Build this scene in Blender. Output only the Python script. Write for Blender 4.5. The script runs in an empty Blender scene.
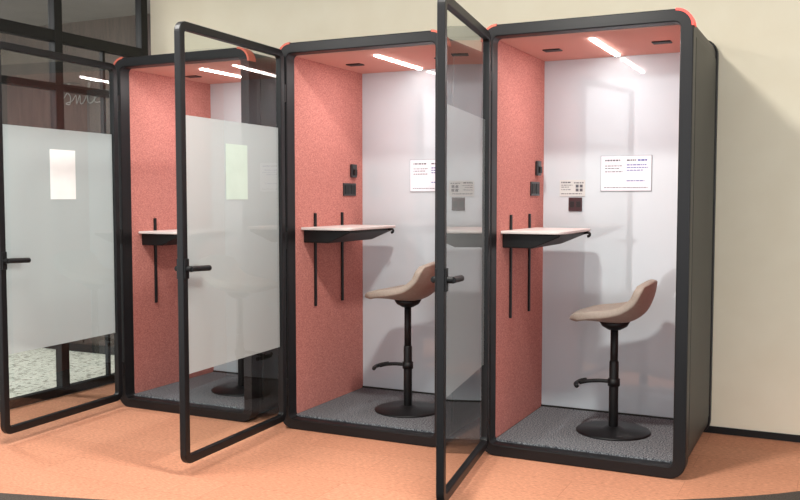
import bpy, bmesh, math, random
from mathutils import Vector, Matrix
random.seed(3)
S = bpy.context.scene
C = S.collection
S.view_settings.view_transform = 'Standard'
PI = math.pi

# ------------------------------------------------------------------ materials
def lin(c):
    return tuple(((v/255)/12.92 if v/255 <= .04045 else (((v/255)+.055)/1.055)**2.4) for v in c) + (1,)

def new_mat(name):
    m = bpy.data.materials.new(name); m.use_nodes = True
    nt = m.node_tree; nt.nodes.clear()
    out = nt.nodes.new('ShaderNodeOutputMaterial')
    return m, nt, out

def mat(name, col, rough=.5, metal=0, col2=None, scale=200, bump=0, spec=.5, coat=0, emit=None, estr=0, stretch=None, detail=3, lo=.35, hi=.65):
    m, nt, out = new_mat(name)
    b = nt.nodes.new('ShaderNodeBsdfPrincipled')
    nt.links.new(b.outputs[0], out.inputs[0])
    b.inputs['Base Color'].default_value = lin(col)
    b.inputs['Roughness'].default_value = rough
    b.inputs['Metallic'].default_value = metal
    b.inputs['Specular IOR Level'].default_value = spec
    b.inputs['Coat Weight'].default_value = coat
    b.inputs['Coat Roughness'].default_value = .03
    if coat: b.inputs['Coat IOR'].default_value = 1.8
    if emit:
        b.inputs['Emission Color'].default_value = lin(emit)
        b.inputs['Emission Strength'].default_value = estr
    tc = nt.nodes.new('ShaderNodeTexCoord')
    mp = nt.nodes.new('ShaderNodeMapping')
    nt.links.new(tc.outputs['Object'], mp.inputs[0])
    if stretch: mp.inputs['Scale'].default_value = stretch
    nz = nt.nodes.new('ShaderNodeTexNoise')
    nz.inputs['Scale'].default_value = scale; nz.inputs['Detail'].default_value = detail
    nt.links.new(mp.outputs[0], nz.inputs['Vector'])
    if col2:
        r = nt.nodes.new('ShaderNodeValToRGB')
        r.color_ramp.elements[0].position = lo; r.color_ramp.elements[1].position = hi
        r.color_ramp.elements[0].color = lin(col); r.color_ramp.elements[1].color = lin(col2)
        nt.links.new(nz.outputs[0], r.inputs[0]); nt.links.new(r.outputs[0], b.inputs['Base Color'])
    if bump:
        bp = nt.nodes.new('ShaderNodeBump'); bp.inputs['Strength'].default_value = bump
        bp.inputs['Distance'].default_value = .002
        nt.links.new(nz.outputs[0], bp.inputs['Height']); nt.links.new(bp.outputs[0], b.inputs['Normal'])
    return m

def glass_mat(name, tint=(240,245,243), boost=1.0):
    m, nt, out = new_mat(name)
    t = nt.nodes.new('ShaderNodeBsdfTransparent'); t.inputs[0].default_value = lin(tint)
    g = nt.nodes.new('ShaderNodeBsdfGlossy'); g.inputs['Roughness'].default_value = .01
    geo = nt.nodes.new('ShaderNodeNewGeometry')
    mr = nt.nodes.new('ShaderNodeMapRange'); mr.inputs['To Min'].default_value = 1.5; mr.inputs['To Max'].default_value = 1/1.5
    nt.links.new(geo.outputs['Backfacing'], mr.inputs[0])
    f = nt.nodes.new('ShaderNodeFresnel'); nt.links.new(mr.outputs[0], f.inputs[0])
    mu = nt.nodes.new('ShaderNodeMath'); mu.operation = 'MULTIPLY'; mu.inputs[1].default_value = boost; mu.use_clamp = True
    mx = nt.nodes.new('ShaderNodeMixShader')
    nt.links.new(f.outputs[0], mu.inputs[0]); nt.links.new(mu.outputs[0], mx.inputs[0])
    nt.links.new(t.outputs[0], mx.inputs[1]); nt.links.new(g.outputs[0], mx.inputs[2])
    nt.links.new(mx.outputs[0], out.inputs[0])
    return m

def frost_mat(name, dens):
    m, nt, out = new_mat(name)
    t = nt.nodes.new('ShaderNodeBsdfTransparent'); t.inputs[0].default_value = lin((242,244,244))
    d = nt.nodes.new('ShaderNodeBsdfDiffuse'); d.inputs[0].default_value = lin((208,211,213))
    l = nt.nodes.new('ShaderNodeBsdfTranslucent'); l.inputs[0].default_value = lin((232,235,237))
    m1 = nt.nodes.new('ShaderNodeMixShader'); m1.inputs[0].default_value = .5
    m2 = nt.nodes.new('ShaderNodeMixShader'); m2.inputs[0].default_value = dens
    nt.links.new(d.outputs[0], m1.inputs[1]); nt.links.new(l.outputs[0], m1.inputs[2])
    nt.links.new(t.outputs[0], m2.inputs[1]); nt.links.new(m1.outputs[0], m2.inputs[2])
    nt.links.new(m2.outputs[0], out.inputs[0])
    return m

M = {}
M['black'] = mat('black_metal', (17,17,19), .42, spec=.35, scale=400, bump=.05)
M['black2'] = mat('matte_black', (14,14,15), .5, spec=.35, scale=400, bump=.05)
M['shell'] = mat('charcoal_shell', (34,34,32), .45, spec=.35, scale=300, bump=.08)
M['panel'] = mat('side_panel_grey', (48,48,44), .5, col2=(53,53,48), scale=3, spec=.35)
M['felt'] = mat('coral_felt', (164,100,92), .95, col2=(218,150,140), scale=105, bump=.4, spec=.1, detail=4, lo=.22, hi=.78, stretch=(1,1,1.7))
M['ceil'] = mat('booth_ceiling', (224,168,155), .8, col2=(228,174,161), scale=200, spec=.2)
M['white'] = mat('white_gloss_panel', (200,211,217), .6, scale=2, col2=(203,214,220), spec=.3, coat=1)
M['bcarpet'] = mat('booth_carpet', (54,56,61), .95, col2=(155,157,161), scale=125, bump=.6, spec=.1, lo=.37, hi=.67)
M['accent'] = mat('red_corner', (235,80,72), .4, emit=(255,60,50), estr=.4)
M['accent_m'] = mat('muted_red_corner', (190,92,72), .45)
M['table'] = mat('table_laminate', (212,204,200), .4, col2=(217,209,206), scale=20)
M['light'] = mat('light_diffuser', (255,255,255), .5, emit=(255,253,250), estr=24)
M['leather'] = mat('taupe_leather', (148,135,125), .55, col2=(156,143,132), scale=90, bump=.15, spec=.35)
M['paper'] = mat('white_paper', (240,240,238), .7, col2=(246,246,244), scale=8)
M['paper_c'] = mat('grey_card', (200,204,202), .7, col2=(207,210,208), scale=8)
M['paper_backlit'] = mat('backlit_tint_paper', (198,214,202), .7, col2=(204,220,208), scale=8)  # green cast of light from behind the sheet, put into the paper colour
M['paper_p'] = mat('lilac_white_paper', (232,235,244), .6, col2=(238,240,248), scale=8)
M['holder'] = mat('clear_holder_edge', (150,158,166), .3, col2=(156,164,172), scale=8)
M['script'] = mat('grey_chalk', (150,150,147), .8)
M['blue'] = mat('blue_ink', (60,80,165), .7)
M['ink'] = mat('grey_ink', (90,92,100), .7)
M['darkgrey'] = mat('socket_black', (30,27,29), .35)
M['maroon'] = mat('socket_maroon', (62,36,40), .35)
M['steel'] = mat('steel', (150,150,150), .3, metal=1)
M['glass'] = glass_mat('clear_glass', boost=1.6)
M['pglass'] = glass_mat('partition_glass', (226,229,228), boost=1.4)
M['frost'] = frost_mat('frosted_film', .82)
M['frost2'] = frost_mat('frosted_film_light', .45)
M['wall'] = mat('beige_wall', (236,227,204), .85, col2=(239,231,209), scale=4, bump=.02, spec=.2)
M['ceilw'] = mat('white_ceiling', (225,222,214), .9, col2=(228,225,217), scale=4)
M['ceild'] = mat('grey_ceiling', (104,100,96), .9, col2=(110,106,102), scale=4)
M['darkwall'] = mat('dark_wood_wall', (60,48,43), .6, col2=(80,64,57), scale=6, stretch=(6,1,.6))
M['grey_carpet'] = mat('grey_carpet', (66,60,56), .95, col2=(92,84,78), scale=150, bump=.5, spec=.1)

def terrazzo():
    m, nt, out = new_mat('terrazzo')
    b = nt.nodes.new('ShaderNodeBsdfPrincipled'); nt.links.new(b.outputs[0], out.inputs[0])
    tc = nt.nodes.new('ShaderNodeTexCoord')
    v = nt.nodes.new('ShaderNodeTexVoronoi'); v.inputs['Scale'].default_value = 42
    nt.links.new(tc.outputs['Object'], v.inputs['Vector'])
    r = nt.nodes.new('ShaderNodeValToRGB'); e = r.color_ramp.elements
    e[0].position = .15; e[0].color = lin((150,148,138)); e[1].position = .4; e[1].color = lin((244,242,230))
    nt.links.new(v.outputs['Color'], r.inputs[0]); nt.links.new(r.outputs[0], b.inputs['Base Color'])
    b.inputs['Roughness'].default_value = .5
    return m
M['terrazzo'] = terrazzo()

def orange_floor():
    m, nt, out = new_mat('orange_tile_carpet')
    b = nt.nodes.new('ShaderNodeBsdfPrincipled'); nt.links.new(b.outputs[0], out.inputs[0])
    tc = nt.nodes.new('ShaderNodeTexCoord')
    br = nt.nodes.new('ShaderNodeTexBrick')
    br.inputs['Scale'].default_value = 1; br.inputs['Brick Width'].default_value = 1.0; br.inputs['Row Height'].default_value = .25
    br.inputs['Mortar Size'].default_value = .0025; br.inputs['Mortar Smooth'].default_value = .6
    br.inputs['Color1'].default_value = lin((224,158,126)); br.inputs['Color2'].default_value = lin((229,164,132)); br.inputs['Mortar'].default_value = lin((206,142,112))
    nt.links.new(tc.outputs['Object'], br.inputs['Vector'])
    mp = nt.nodes.new('ShaderNodeMapping'); mp.inputs['Scale'].default_value = (40,160,1)
    nt.links.new(tc.outputs['Object'], mp.inputs[0])
    n = nt.nodes.new('ShaderNodeTexNoise'); n.inputs['Scale'].default_value = 1; n.inputs['Detail'].default_value = 5; n.inputs['Roughness'].default_value = .65
    nt.links.new(mp.outputs[0], n.inputs['Vector'])
    r = nt.nodes.new('ShaderNodeValToRGB'); r.color_ramp.elements[0].position = .3; r.color_ramp.elements[1].position = .7
    r.color_ramp.elements[0].color = (.54,.49,.46,1); r.color_ramp.elements[1].color = (1.0,1.0,1.0,1)
    nt.links.new(n.outputs[0], r.inputs[0])
    mx = nt.nodes.new('ShaderNodeMix'); mx.data_type = 'RGBA'; mx.blend_type = 'MULTIPLY'; mx.inputs[0].default_value = 1
    nt.links.new(br.outputs[0], mx.inputs[6]); nt.links.new(r.outputs[0], mx.inputs[7])
    nt.links.new(mx.outputs[2], b.inputs['Base Color'])
    b.inputs['Roughness'].default_value = .85; b.inputs['Specular IOR Level'].default_value = .2
    bp = nt.nodes.new('ShaderNodeBump'); bp.inputs['Strength'].default_value = .3; bp.inputs['Distance'].default_value = .002
    nt.links.new(n.outputs[0], bp.inputs['Height']); nt.links.new(bp.outputs[0], b.inputs['Normal'])
    return m
M['orange'] = orange_floor()

# ------------------------------------------------------------------ helpers
def finish(name, bm, m, parent=None, bevel=0, smooth=False, seg=2):
    bmesh.ops.recalc_face_normals(bm, faces=bm.faces)
    me = bpy.data.meshes.new(name); bm.to_mesh(me); bm.free()
    if smooth:
        for p in me.polygons: p.use_smooth = True
    me.materials.append(M[m] if isinstance(m, str) else m)
    o = bpy.data.objects.new(name, me); C.objects.link(o)
    if parent: o.parent = parent
    if bevel:
        b = o.modifiers.new('bevel', 'BEVEL'); b.width = bevel; b.segments = seg; b.limit_method = 'ANGLE'; b.angle_limit = math.radians(40)
    return o

def box(bm, x0, x1, y0, y1, z0, z1):
    v = [bm.verts.new(p) for p in ((x0,y0,z0),(x1,y0,z0),(x1,y1,z0),(x0,y1,z0),(x0,y0,z1),(x1,y0,z1),(x1,y1,z1),(x0,y1,z1))]
    for f in ((0,3,2,1),(4,5,6,7),(0,1,5,4),(1,2,6,5),(2,3,7,6),(3,0,4,7)):
        bm.faces.new([v[i] for i in f])
    return v

def bx(name, m, a, parent=None, bevel=0):
    bm = bmesh.new(); box(bm, *a); return finish(name, bm, m, parent, bevel)

def rr_loop(x0, x1, z0, z1, r, n=8):
    pts = []
    for cx, cz, a0 in ((x1-r,z1-r,0),(x0+r,z1-r,PI/2),(x0+r,z0+r,PI),(x1-r,z0+r,1.5*PI)):
        for i in range(n+1):
            a = a0 + PI/2*i/n
            pts.append((cx+r*math.cos(a), cz+r*math.sin(a)))
    return pts

def ring(name, m, x0, x1, z0, z1, r, w, y0, y1, parent=None, bevel=0, rin=None, n=8):
    bm = bmesh.new()
    o = rr_loop(x0,x1,z0,z1,r,n); i = rr_loop(x0+w,x1-w,z0+w,z1-w,rin or max(r-w,.012),n)
    L = [[bm.verts.new((p[0],y,p[1])) for p in lp] for lp in (o,i) for y in (y0,y1)]
    N = len(o)
    for k in range(N):
        j = (k+1) % N
        bm.faces.new((L[0][k],L[0][j],L[1][j],L[1][k]))
        bm.faces.new((L[2][k],L[3][k],L[3][j],L[2][j]))
        bm.faces.new((L[0][k],L[2][k],L[2][j],L[0][j]))
        bm.faces.new((L[1][k],L[1][j],L[3][j],L[3][k]))
    return finish(name, bm, m, parent, bevel)

def tube(bm, pts, rad, n=12):
    pts = [Vector(p) for p in pts]
    rads = rad if isinstance(rad, (list,tuple)) else [rad]*len(pts)
    rings = []
    up = Vector((0,0,1))
    prev = None
    for i, p in enumerate(pts):
        t = (pts[min(i+1,len(pts)-1)] - pts[max(i-1,0)]).normalized()
        if prev is None:
            a = t.cross(up if abs(t.z) < .9 else Vector((1,0,0))).normalized()
        else:
            a = (prev - t*prev.dot(t)).normalized()
        prev = a
        b = t.cross(a)
        rings.append([bm.verts.new(p + (a*math.cos(2*PI*k/n)+b*math.sin(2*PI*k/n))*rads[i]) for k in range(n)])
    for r0, r1 in zip(rings, rings[1:]):
        for k in range(n):
            bm.faces.new((r0[k], r0[(k+1)%n], r1[(k+1)%n], r1[k]))
    bm.faces.new(rings[0]); bm.faces.new(rings[-1])

def lathe(bm, prof, n=40, cx=0, cy=0):
    rings = []
    for r, z in prof:
        if r < 1e-6: rings.append([bm.verts.new((cx,cy,z))])
        else: rings.append([bm.verts.new((cx+r*math.cos(2*PI*k/n), cy+r*math.sin(2*PI*k/n), z)) for k in range(n)])
    for r0, r1 in zip(rings, rings[1:]):
        for k in range(n):
            j = (k+1) % n
            if len(r0) == 1 and len(r1) == 1: continue
            if len(r0) == 1: bm.faces.new((r0[0], r1[k], r1[j]))
            elif len(r1) == 1: bm.faces.new((r0[k], r0[j], r1[0]))
            else: bm.faces.new((r0[k], r0[j], r1[j], r1[k]))

def curve_pts(ctrl, n=8):
    P = [Vector(c) for c in ctrl]; P = [2*P[0]-P[1]] + P + [2*P[-1]-P[-2]]
    out = []
    for i in range(1, len(P)-2):
        for k in range(n):
            t = k/n
            out.append(.5*((2*P[i]) + (-P[i-1]+P[i+1])*t + (2*P[i-1]-5*P[i]+4*P[i+1]-P[i+2])*t*t + (-P[i-1]+3*P[i]-3*P[i+1]+P[i+2])*t**3))
    out.append(P[-2]); return out

def empty(name, loc, label=None, cat=None, group=None, rz=0):
    o = bpy.data.objects.new(name, None); C.objects.link(o)
    o.location = loc; o.rotation_euler.z = rz; o.empty_display_size = .1
    return tag(o, label, cat, group)

def tag(o, label=None, cat=None, group=None):
    if label: o['label'] = label
    if cat: o['category'] = cat
    if group: o['group'] = group
    return o

def struct(o):
    o['kind'] = 'structure'; return o

def kids(o): return [x for x in bpy.data.objects if x.parent == o]
def copy_tree(o, parent=None):
    c = o.copy(); C.objects.link(c); c.parent = parent
    for ch in kids(o): copy_tree(ch, c)
    return c

# ------------------------------------------------------------------ setting
XP = -4.22; YW = 1.02
cv = [(p.x, p.y) for p in curve_pts([(XP,-1.95,0),(-2.75,-1.56,0),(-1.9,-1.3,0),(-1.14,-.98,0),(-.4,-.55,0),(.42,0,0),(.8,.5,0),(1.0,YW,0)], 6)]
bm = bmesh.new(); bm.faces.new([bm.verts.new((x,y,0)) for x,y in cv] + [bm.verts.new((XP,YW,0))])
fl = struct(finish('floor', bm, 'orange'))
bm = bmesh.new(); bm.faces.new([bm.verts.new((x,y,0)) for x,y in cv] + [bm.verts.new((5,YW,0)), bm.verts.new((5,-6.5,0)), bm.verts.new((XP,-6.5,0))])
struct(finish('floor_carpet', bm, 'grey_carpet'))
struct(bx('floor_terrazzo', 'terrazzo', (-9,XP,-6.5,3.0,-.1,0)))
struct(bx('wall_back', 'wall', (XP,5,YW,YW+.12,0,3.05)))
struct(bx('baseboard_back', 'black2', (XP,5,YW-.012,YW,0,.04)))
struct(bx('ceiling', 'ceilw', (XP-.06,5,-6.5,3.0,3.05,3.15)))
struct(bx('ceiling_side', 'ceild', (-9,XP-.06,-6.5,3.0,3.05,3.15)))
struct(bx('wall_end', 'darkwall', (-9,XP+.05,1.9,2.0,0,3.05)))
# framed glass partition, floor to ceiling
bm = bmesh.new()
for z0, z1 in ((0,.06),(2.13,2.18),(2.46,2.54),(2.97,3.05)): box(bm, XP-.06,XP,-4.0,YW-.03,z0,z1)
for y in (-2.9,-1.4,.09,.95): box(bm, XP-.058,XP+.002,y-.035,y+.035,.06,2.97)
box(bm, XP-.045,XP-.012,.515,.54,.06,2.46)
w1 = struct(finish('window_1', bm, 'black2', None, .003))
for y0, y1 in ((-2.86,-1.44),(-1.36,.05),(.13,.91)):
    for z0, z1 in ((.06,2.13),(2.18,2.46),(2.54,2.97)):
        bm = bmesh.new(); bm.faces.new([bm.verts.new((XP-.03,y,z)) for y,z in ((y0,z0),(y1,z0),(y1,z1),(y0,z1))])
        finish('pane', bm, 'pglass', w1)
# dark furniture beyond the partition
cab = empty('cabinet', (-5.9,1.64,0), 'dark low cabinet standing behind the glass partition at the far left', 'cabinet')
bx('body', 'darkwall', (-1.2,1.1,-.22,.22,.08,.9), cab, .005)
bx('plinth', 'black2', (-1.15,1.05,-.18,.2,0,.08), cab)
for k in range(4):
    d = bx('door', 'darkwall', (-1.18+k*.57,-.63+k*.57,-.24,-.222,.1,.88), cab, .004)
    bx('handle', 'steel', (-.68+k*.57,-.665+k*.57,-.255,-.242,.5,.66), d)
pts = curve_pts([(-.20,0,.02),(-.10,0,.05),(.0,0,.17),(-.03,0,.19),(-.05,0,.13),(.0,0,.07),(-.01,0,.0),(-.06,0,.01),(.02,0,.03),(.07,0,.08),(.08,0,.0),(.12,0,.08),(.13,0,.0),(.18,0,.03),(.25,0,.17),(.23,0,.18),(.22,0,.03),(.26,0,.0),(.31,0,.04),(.34,0,.075),(.31,0,.07),(.31,0,.01),(.38,0,.01),(.50,0,.06)], 5)
bm = bmesh.new(); tube(bm, pts, .005, 6)
o = finish('wall_script', bm, 'script', None, 0, True); o.location = (-5.98,1.892,2.28)
tag(o, 'thin pale looping script line high on the dark wall behind the partition', 'wall decoration')

# ------------------------------------------------------------------ booth
W2 = .54; HX = .045
def make_booth():
    b = empty('phone_booth', (0,0,0))
    ff = ring('front_frame', 'black', -W2, W2, 0, 2.3, .085, .062, 0, .09, b, .006, rin=.03)
    for s in (-1, 1):       # coloured corner pieces over the top corners
        bm = bmesh.new(); n = 8; ro, ri = .088, .076
        L = []
        for i in range(n+1):
            a = PI/2*i/n
            row = []
            for rr, y in ((ro,-.003),(ro,.07),(ri,.07),(ri,-.003)):
                row.append(bm.verts.new((s*(W2-.085+rr*math.cos(a)), y, 2.215+rr*math.sin(a))))
            L.append(row)
        for r0, r1 in zip(L, L[1:]):
            for k in range(4): bm.faces.new((r0[k], r0[(k+1)%4], r1[(k+1)%4], r1[k]))
        bm.faces.new(L[0]); bm.faces.new(L[-1])
        c = finish('corner_accent', bm, 'accent_m', ff); c['label'] = 'muted red corner piece'
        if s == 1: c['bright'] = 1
    ring('outer_shell', 'shell', -W2+.012, W2-.012, .012, 2.288, .075, .02, .09, .95, b)
    ring('back_frame', 'black', -W2, W2, 0, 2.3, .085, .05, .95, 1.0, b, .006)
    for s in (-1, 1):
        bx('side_panel', 'panel', (min(s*(W2-.014),s*(W2-.004)), max(s*(W2-.014),s*(W2-.004)), .13,.91,.12,2.18), b, .004)
        bx('felt_wall', 'felt', (min(s*.48,s*.505), max(s*.48,s*.505), .09,.95,.07,2.235), b)
    bx('back_panel', 'white', (-.48,.48,.945,.97,.07,2.235), b)
    bx('skirting', 'shell', (-.48,.48,.935,.9449,.071,.082), b)
    bx('carpet', 'bcarpet', (-.475,.475,.07,.945,.03,.072), b)
    cp = bx('ceiling_panel', 'ceil', (-.48,.48,.09,.945,2.235,2.26), b)
    for x in (-.31, .30):
        bm = bmesh.new(); box(bm, x-.05,x+.05,.50,.57,2.228,2.2349)
        v = finish('vent', bm, 'black2', cp, .003)
    ls = bx('light_strip', 'light', (-.026,-.002,.25,.88,2.226,2.2349), b)
    # door, hinged on the left front post
    d = ring('door', 'black', 0, 1.0, 0, 2.2, .055, .042, -.018, .018, b, .005, rin=.02)
    d.location = (-W2+HX, -.022, .055)
    bm = bmesh.new(); bm.faces.new([bm.verts.new(p) for p in ((.03,0,.03),(.97,0,.03),(.97,0,2.17),(.03,0,2.17))])
    finish('glass_pane', bm, 'glass', d)
    bm = bmesh.new(); bm.faces.new([bm.verts.new(p) for p in ((.042,-.004,.45),(.958,-.004,.45),(.958,-.004,1.745),(.042,-.004,1.745))])
    finish('frosted_film', bm, 'frost', d)
    for s, pr in ((-1,.034), (1,.052)):
        bm = bmesh.new()
        box(bm, .960,.994, min(s*.018,s*.026), max(s*.018,s*.026), .935,1.035)
        tube(bm, [(.975,s*.022,.985),(.975,s*pr,.985)], .015)
        tube(bm, curve_pts([(.982,s*pr,.985),(.955,s*pr,.985),(.90,s*pr,.983),(.825,s*pr,.980)],4), .0145)
        finish('handle', bm, 'black2', d, .002, False)
    for z in (.2, 1.08, 1.95):
        bm = bmesh.new(); tube(bm, [(-.006,.012,z-.05),(-.006,.012,z+.05)], .009)
        finish('hinge', bm, 'black2', d)
    return b

spots = [(-.54, -80.9, 'nearest and rightmost office phone booth, fully open front beside the beige wall'),
         (-1.826, -87.0, 'middle one of the three coral-lined office phone booths'),
         (-3.112, -86.4, 'farthest and leftmost office phone booth, next to the glass partition')]
src = make_booth()
booths = [src] + [copy_tree(src) for _ in (1,2)]
for b, (x, a, lab) in zip(booths, spots):
    b.location = (x, 0, 0)
    tag(b, lab, 'phone booth', 'coral-lined office phone booths in a row')
    for k in kids(b):
        if k.name.startswith('door'):
            k.rotation_euler.z = math.radians(a)
            if b is src:
                for c in kids(k):
                    if c.name.startswith('frosted_film'):
                        c.material_slots[0].link = 'OBJECT'; c.material_slots[0].material = M['frost2']
        if k.name.startswith('front_frame'):
            for c in kids(k):
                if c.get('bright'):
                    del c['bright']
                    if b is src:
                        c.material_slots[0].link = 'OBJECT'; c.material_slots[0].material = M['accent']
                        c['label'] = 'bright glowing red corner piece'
    L = bpy.data.lights.new('booth_light', 'AREA'); L.shape = 'RECTANGLE'; L.size = .022; L.size_y = .32
    L.energy = 4.6; L.color = (1,.99,.98)
    lo = bpy.data.objects.new('booth_light', L); C.objects.link(lo); lo.location = (x-.014, .41, 2.225)

# ------------------------------------------------------------------ desks
def make_desk():
    t = empty('wall_desk', (0,0,0))
    def slab(pts, z0, z1, name, m, bev):
        bm = bmesh.new()
        a = [bm.verts.new((x,y,z0)) for x,y in pts]; c = [bm.verts.new((x,y,z1)) for x,y in pts]
        bm.faces.new(a[::-1]); bm.faces.new(c)
        for k in range(len(pts)):
            j = (k+1) % len(pts); bm.faces.new((a[k],a[j],c[j],c[k]))
        return finish(name, bm, m, t, bev)
    top = [(0,.15),(.28,.15)] + [(.28+.07*math.sin(a), .22-.07*math.cos(a)) for a in [PI/2*k/6 for k in range(1,7)]] + \
          [(.35, .72)] + [(.31+.04*math.cos(a), .74+.04*math.sin(a)) for a in [PI/2*k/4 for k in range(0,5)]] + [(0,.78)]
    slab(top, -.016, 0, 'tabletop', 'table', .004)
    bm = bmesh.new()
    sec = [(0,-.0165),(.325,-.0165),(.325,-.030),(.17,-.095),(0,-.095)]
    A = [bm.verts.new((x,.18,z)) for x,z in sec]; B = [bm.verts.new((x,.76,z)) for x,z in sec]
    bm.faces.new(A); bm.faces.new(B[::-1])
    for k in range(5): bm.faces.new((A[k],A[(k+1)%5],B[(k+1)%5],B[k]))
    finish('housing', bm, 'black2', t, .006)
    for y in (.31, .65):
        bm = bmesh.new(); box(bm, 0,.012,y-.011,y+.011,-.50,.085)
        finish('rail', bm, 'black2', t, .003)
    bm = bmesh.new()
    tube(bm, curve_pts([(.32,.70,-.026),(.348,.70,-.024),(.357,.70,-.033),(.352,.70,-.043),(.342,.70,-.045)],5), .008, 8)
    finish('hook', bm, 'black2', t, 0, True)
    return t
desk0 = make_desk()
for i, lab in enumerate(('pale folding desk with black housing on the coral wall of the nearest booth',
                         'pale folding desk with black housing on the coral wall of the middle booth',
                         'pale desk partly hidden by the middle open door, in the farthest booth')):
    t = desk0 if i == 0 else copy_tree(desk0)
    t.location = (spots[i][0]-.4795, 0, (1.21,1.21,1.165)[i])
    tag(t, lab, 'desk', 'small desks on the booth walls')

# ------------------------------------------------------------------ stools
def make_stool():
    t = empty('bar_stool', (0,0,0))
    bm = bmesh.new()
    # per station: centre x, centre z, half width | edge lift, edge forward shift
    A = curve_pts([(-.205,.650,.165),(-.185,.660,.188),(-.11,.655,.206),(-.02,.645,.214),(.075,.650,.218),(.150,.698,.220),(.186,.780,.214),(.200,.868,.180)], 5)
    B = curve_pts([(-.012,.012,0),(-.002,.006,0),(.022,0,0),(.046,-.002,0),(.066,-.006,0),(.066,-.016,0),(.036,-.024,0),(-.022,-.026,0)], 5)
    NV = 21; G = []
    for p, q in zip(A, B):
        row = []
        for j in range(NV):
            v = math.sin(PI/2*(-1 + 2*j/(NV-1)))*.35 + (-1 + 2*j/(NV-1))*.65
            row.append(bm.verts.new((p.x + q.y*abs(v)**2, v*p.z, p.y + q.x*abs(v)**2.1)))
        G.append(row)
    for a, b in zip(G, G[1:]):
        for j in range(NV-1): bm.faces.new((a[j],a[j+1],b[j+1],b[j]))
    s = finish('seat', bm, 'leather', t, 0, True)
    m = s.modifiers.new('solid','SOLIDIFY'); m.thickness = .046; m.offset = 0
    m = s.modifiers.new('sub','SUBSURF'); m.levels = 1; m.render_levels = 2
    bm = bmesh.new(); lathe(bm, [(0,.580),(.035,.580),(.07,.600),(.085,.626),(0,.626)], 28)
    finish('seat_mount', bm, 'black2', t, 0, True)
    bm = bmesh.new(); lathe(bm, [(0,.3),(.0215,.3),(.0215,.60),(0,.60)], 24)
    finish('piston', bm, 'black2', t, 0, True)
    bm = bmesh.new(); lathe(bm, [(0,.012),(.026,.012),(.026,.395),(.023,.405),(0,.405)], 24)
    finish('column', bm, 'black2', t, .002, True)
    bm = bmesh.new(); lathe(bm, [(0,0),(.205,0),(.207,.006),(.20,.012),(.06,.018),(.035,.032),(0,.032)], 56)
    finish('base', bm, 'black', t, 0, True)
    bm = bmesh.new()
    tube(bm, [(0,0,.262),(0,0,.302)], .034, 20)
    tube(bm, curve_pts([(-.025,0,.285),(-.09,0,.283),(-.15,0,.275),(-.195,0,.262)],4), .011, 10)
    tube(bm, curve_pts([(-.185,-.10,.262),(-.205,-.05,.262),(-.21,0,.262),(-.205,.05,.262),(-.185,.10,.262)],4), .012, 10)
    finish('footrest', bm, 'black2', t, 0, True)
    return t
st0 = make_stool()
for i, (x, y, rz, lab) in enumerate(((-.47,.515,0,'taupe low-back bar stool in the nearest booth, in full view'),
                         (-1.734,.47,0,'taupe low-back bar stool in the middle booth, beside the open door edge'),
                         (-3.01,.50,0,'bar stool in the farthest booth, seen through the frosted middle door'))):
    t = st0 if i == 0 else copy_tree(st0)
    t.location = (x,y,.072); t.rotation_euler.z = math.radians(rz)
    if i:
        for k in kids(t):
            if k.name.split('.')[0] in ('seat','seat_mount','piston'): k.location.z += .065
    tag(t, lab, 'stool', 'bar stools inside the booths')

# ------------------------------------------------------------------ notices, sockets
def text_lines(rows, m, parent, y=-.0022):
    for x0, x1, z, h in rows:
        bm = bmesh.new(); x = x0
        while x < x1:
            l = random.uniform(.006,.02); box(bm, x, min(x+l,x1), y, y+.0006, z-h/2, z+h/2); x += l+.004
        finish('text_line', bm, m, parent)

for i, (m, lab) in ((1, ('paper_backlit','paper sheet with a painted-in green backlit tint, stuck on the frosted glass of the middle open door')),
                    (2, ('paper','bright white sheet stuck on the frosted glass of the leftmost door'))):
    x, a, _ = spots[i]; a = math.radians(a)
    h = Vector((x-W2+HX, -.022, .075)); s = .49
    n = Vector((-math.sin(a), math.cos(a), 0))
    p = h + Vector((math.cos(a), math.sin(a), 0))*s + Vector((0,0,1.455)) + n*.0015
    o = bx('paper_sheet', m, (-.105,.105,0,.0012,-.1485,.1485)); o.location = p; o.rotation_euler.z = a
    tag(o, lab, 'paper notice', 'paper sheets on the booth doors')

for x, lab in ((-.509,'landscape white notice in clear holder on the back wall of the nearest booth'),
               (-1.79,'landscape white notice on the back wall of the middle booth')):
    t = empty('wall_notice', (x,.9445,1.537), lab, 'notice', 'landscape notices on booth back walls')
    bx('holder', 'holder', (-.153,.153,-.005,0,-.108,.108), t, .001)
    sh = bx('sheet', 'paper_p', (-.149,.149,-.0065,-.005,-.104,.104), t)
    text_lines([(-.125,-.03,.078,.009),(.005,.06,.078,.009),(-.125,-.02,.045,.005),(-.125,-.04,.030,.005),
                (-.125,-.02,.010,.005)], 'ink', sh, -.0072)
    text_lines([(.07,.125,.078,.009),(.005,.12,.050,.006),(.005,.13,.034,.005),(.005,.10,.018,.005),(.005,.11,-.045,.005)], 'blue', sh, -.0072)
    text_lines([(-.13,.13,-.085,.004)], 'ink', sh, -.0072)

t = empty('wall_card', (-.835,.9445,1.45), 'small grey instruction card above the socket in the nearest booth', 'card')
sh = bx('sheet', 'paper_c', (-.08,.08,-.004,0,-.05,.05), t)
text_lines([(-.07,-.01,.035,.008),(-.07,.0,.018,.004),(-.07,-.02,.006,.004),(-.07,-.01,-.01,.004),(-.07,.06,-.035,.005),(.01,.07,.032,.006)], 'ink', sh, -.0047)
for a, b in ((.03,.012),(.055,.012),(.03,-.012),(.055,-.012)):
    bx('icon', 'ink', (a-.009,a+.009,-.0047,-.004,b-.009,b+.009), sh)

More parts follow.
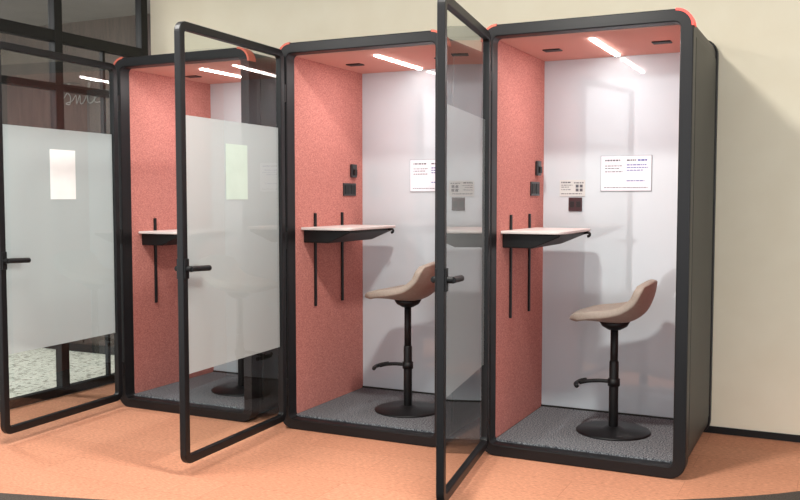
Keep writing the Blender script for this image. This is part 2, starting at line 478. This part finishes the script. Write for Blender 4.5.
t = empty('wall_socket', (-.815,.9445,1.35), 'square maroon-black socket on the back wall under the small card', 'socket')
bx('plate', 'maroon', (-.042,.042,-.009,0,-.042,.042), t, .002)
for s in (-1,1): bx('socket_insert', 'darkgrey', (s*.02-.014,s*.02+.014,-.011,-.009,-.018,.018), t, .001)

for i in (0,1):
    nm = ('nearest','middle')[i]
    xw = spots[i][0]-.4795
    t = empty('wall_phone', (xw,.80,1.57), 'small black handset-like controller above the switch plate in the %s booth' % nm, 'controller', 'black controllers on the coral walls')
    bm = bmesh.new(); box(bm, 0,.02,-.035,.035,-.045,.045); finish('body', bm, 'darkgrey', t, .006)
    bm = bmesh.new(); box(bm, .02,.03,-.02,.02,-.03,.01); finish('knob', bm, 'black2', t, .004)
    t = empty('switch_plate', (xw,.755,1.445), 'wide black two-part switch plate on the coral wall of the %s booth' % nm, 'switch', 'black switch plates on the coral walls')
    bx('plate', 'darkgrey', (0,.008,-.085,.085,-.042,.042), t, .002)
    for s in (-1,1): bx('rocker', 'black2', (.008,.011,s*.04-.03,s*.04+.03,-.03,.03), t, .001)

# ------------------------------------------------------------------ lights
def area(loc, rot, size, e, col=(1,.98,.94)):
    L = bpy.data.lights.new('lamp', 'AREA'); L.shape = 'DISK'; L.size = size; L.energy = e; L.color = col
    o = bpy.data.objects.new('lamp', L); C.objects.link(o); o.location = loc; o.rotation_euler = rot; return o
area((-.75,-1.25,3.02), (0,0,0), .25, 75, (1,.97,.90))
area((-2.8,-1.7,3.02), (0,0,0), .8, 70)
area((-6.0,-.2,3.02), (0,0,0), .6, 100, (1,.98,.95))
w = bpy.data.worlds.new('world'); S.world = w; w.use_nodes = True
w.node_tree.nodes['Background'].inputs[0].default_value = (.98,.98,1,1)
w.node_tree.nodes['Background'].inputs[1].default_value = 2.35

# ------------------------------------------------------------------ camera
cd = bpy.data.cameras.new('camera'); cam = bpy.data.objects.new('camera', cd); C.objects.link(cam)
cd.sensor_width = 36; cd.lens = 36*900/800
cam.location = (.643,-4.525,1.395)
cam.rotation_euler = (math.radians(90-3.37), 0, math.radians(25.95))
S.camera = cam
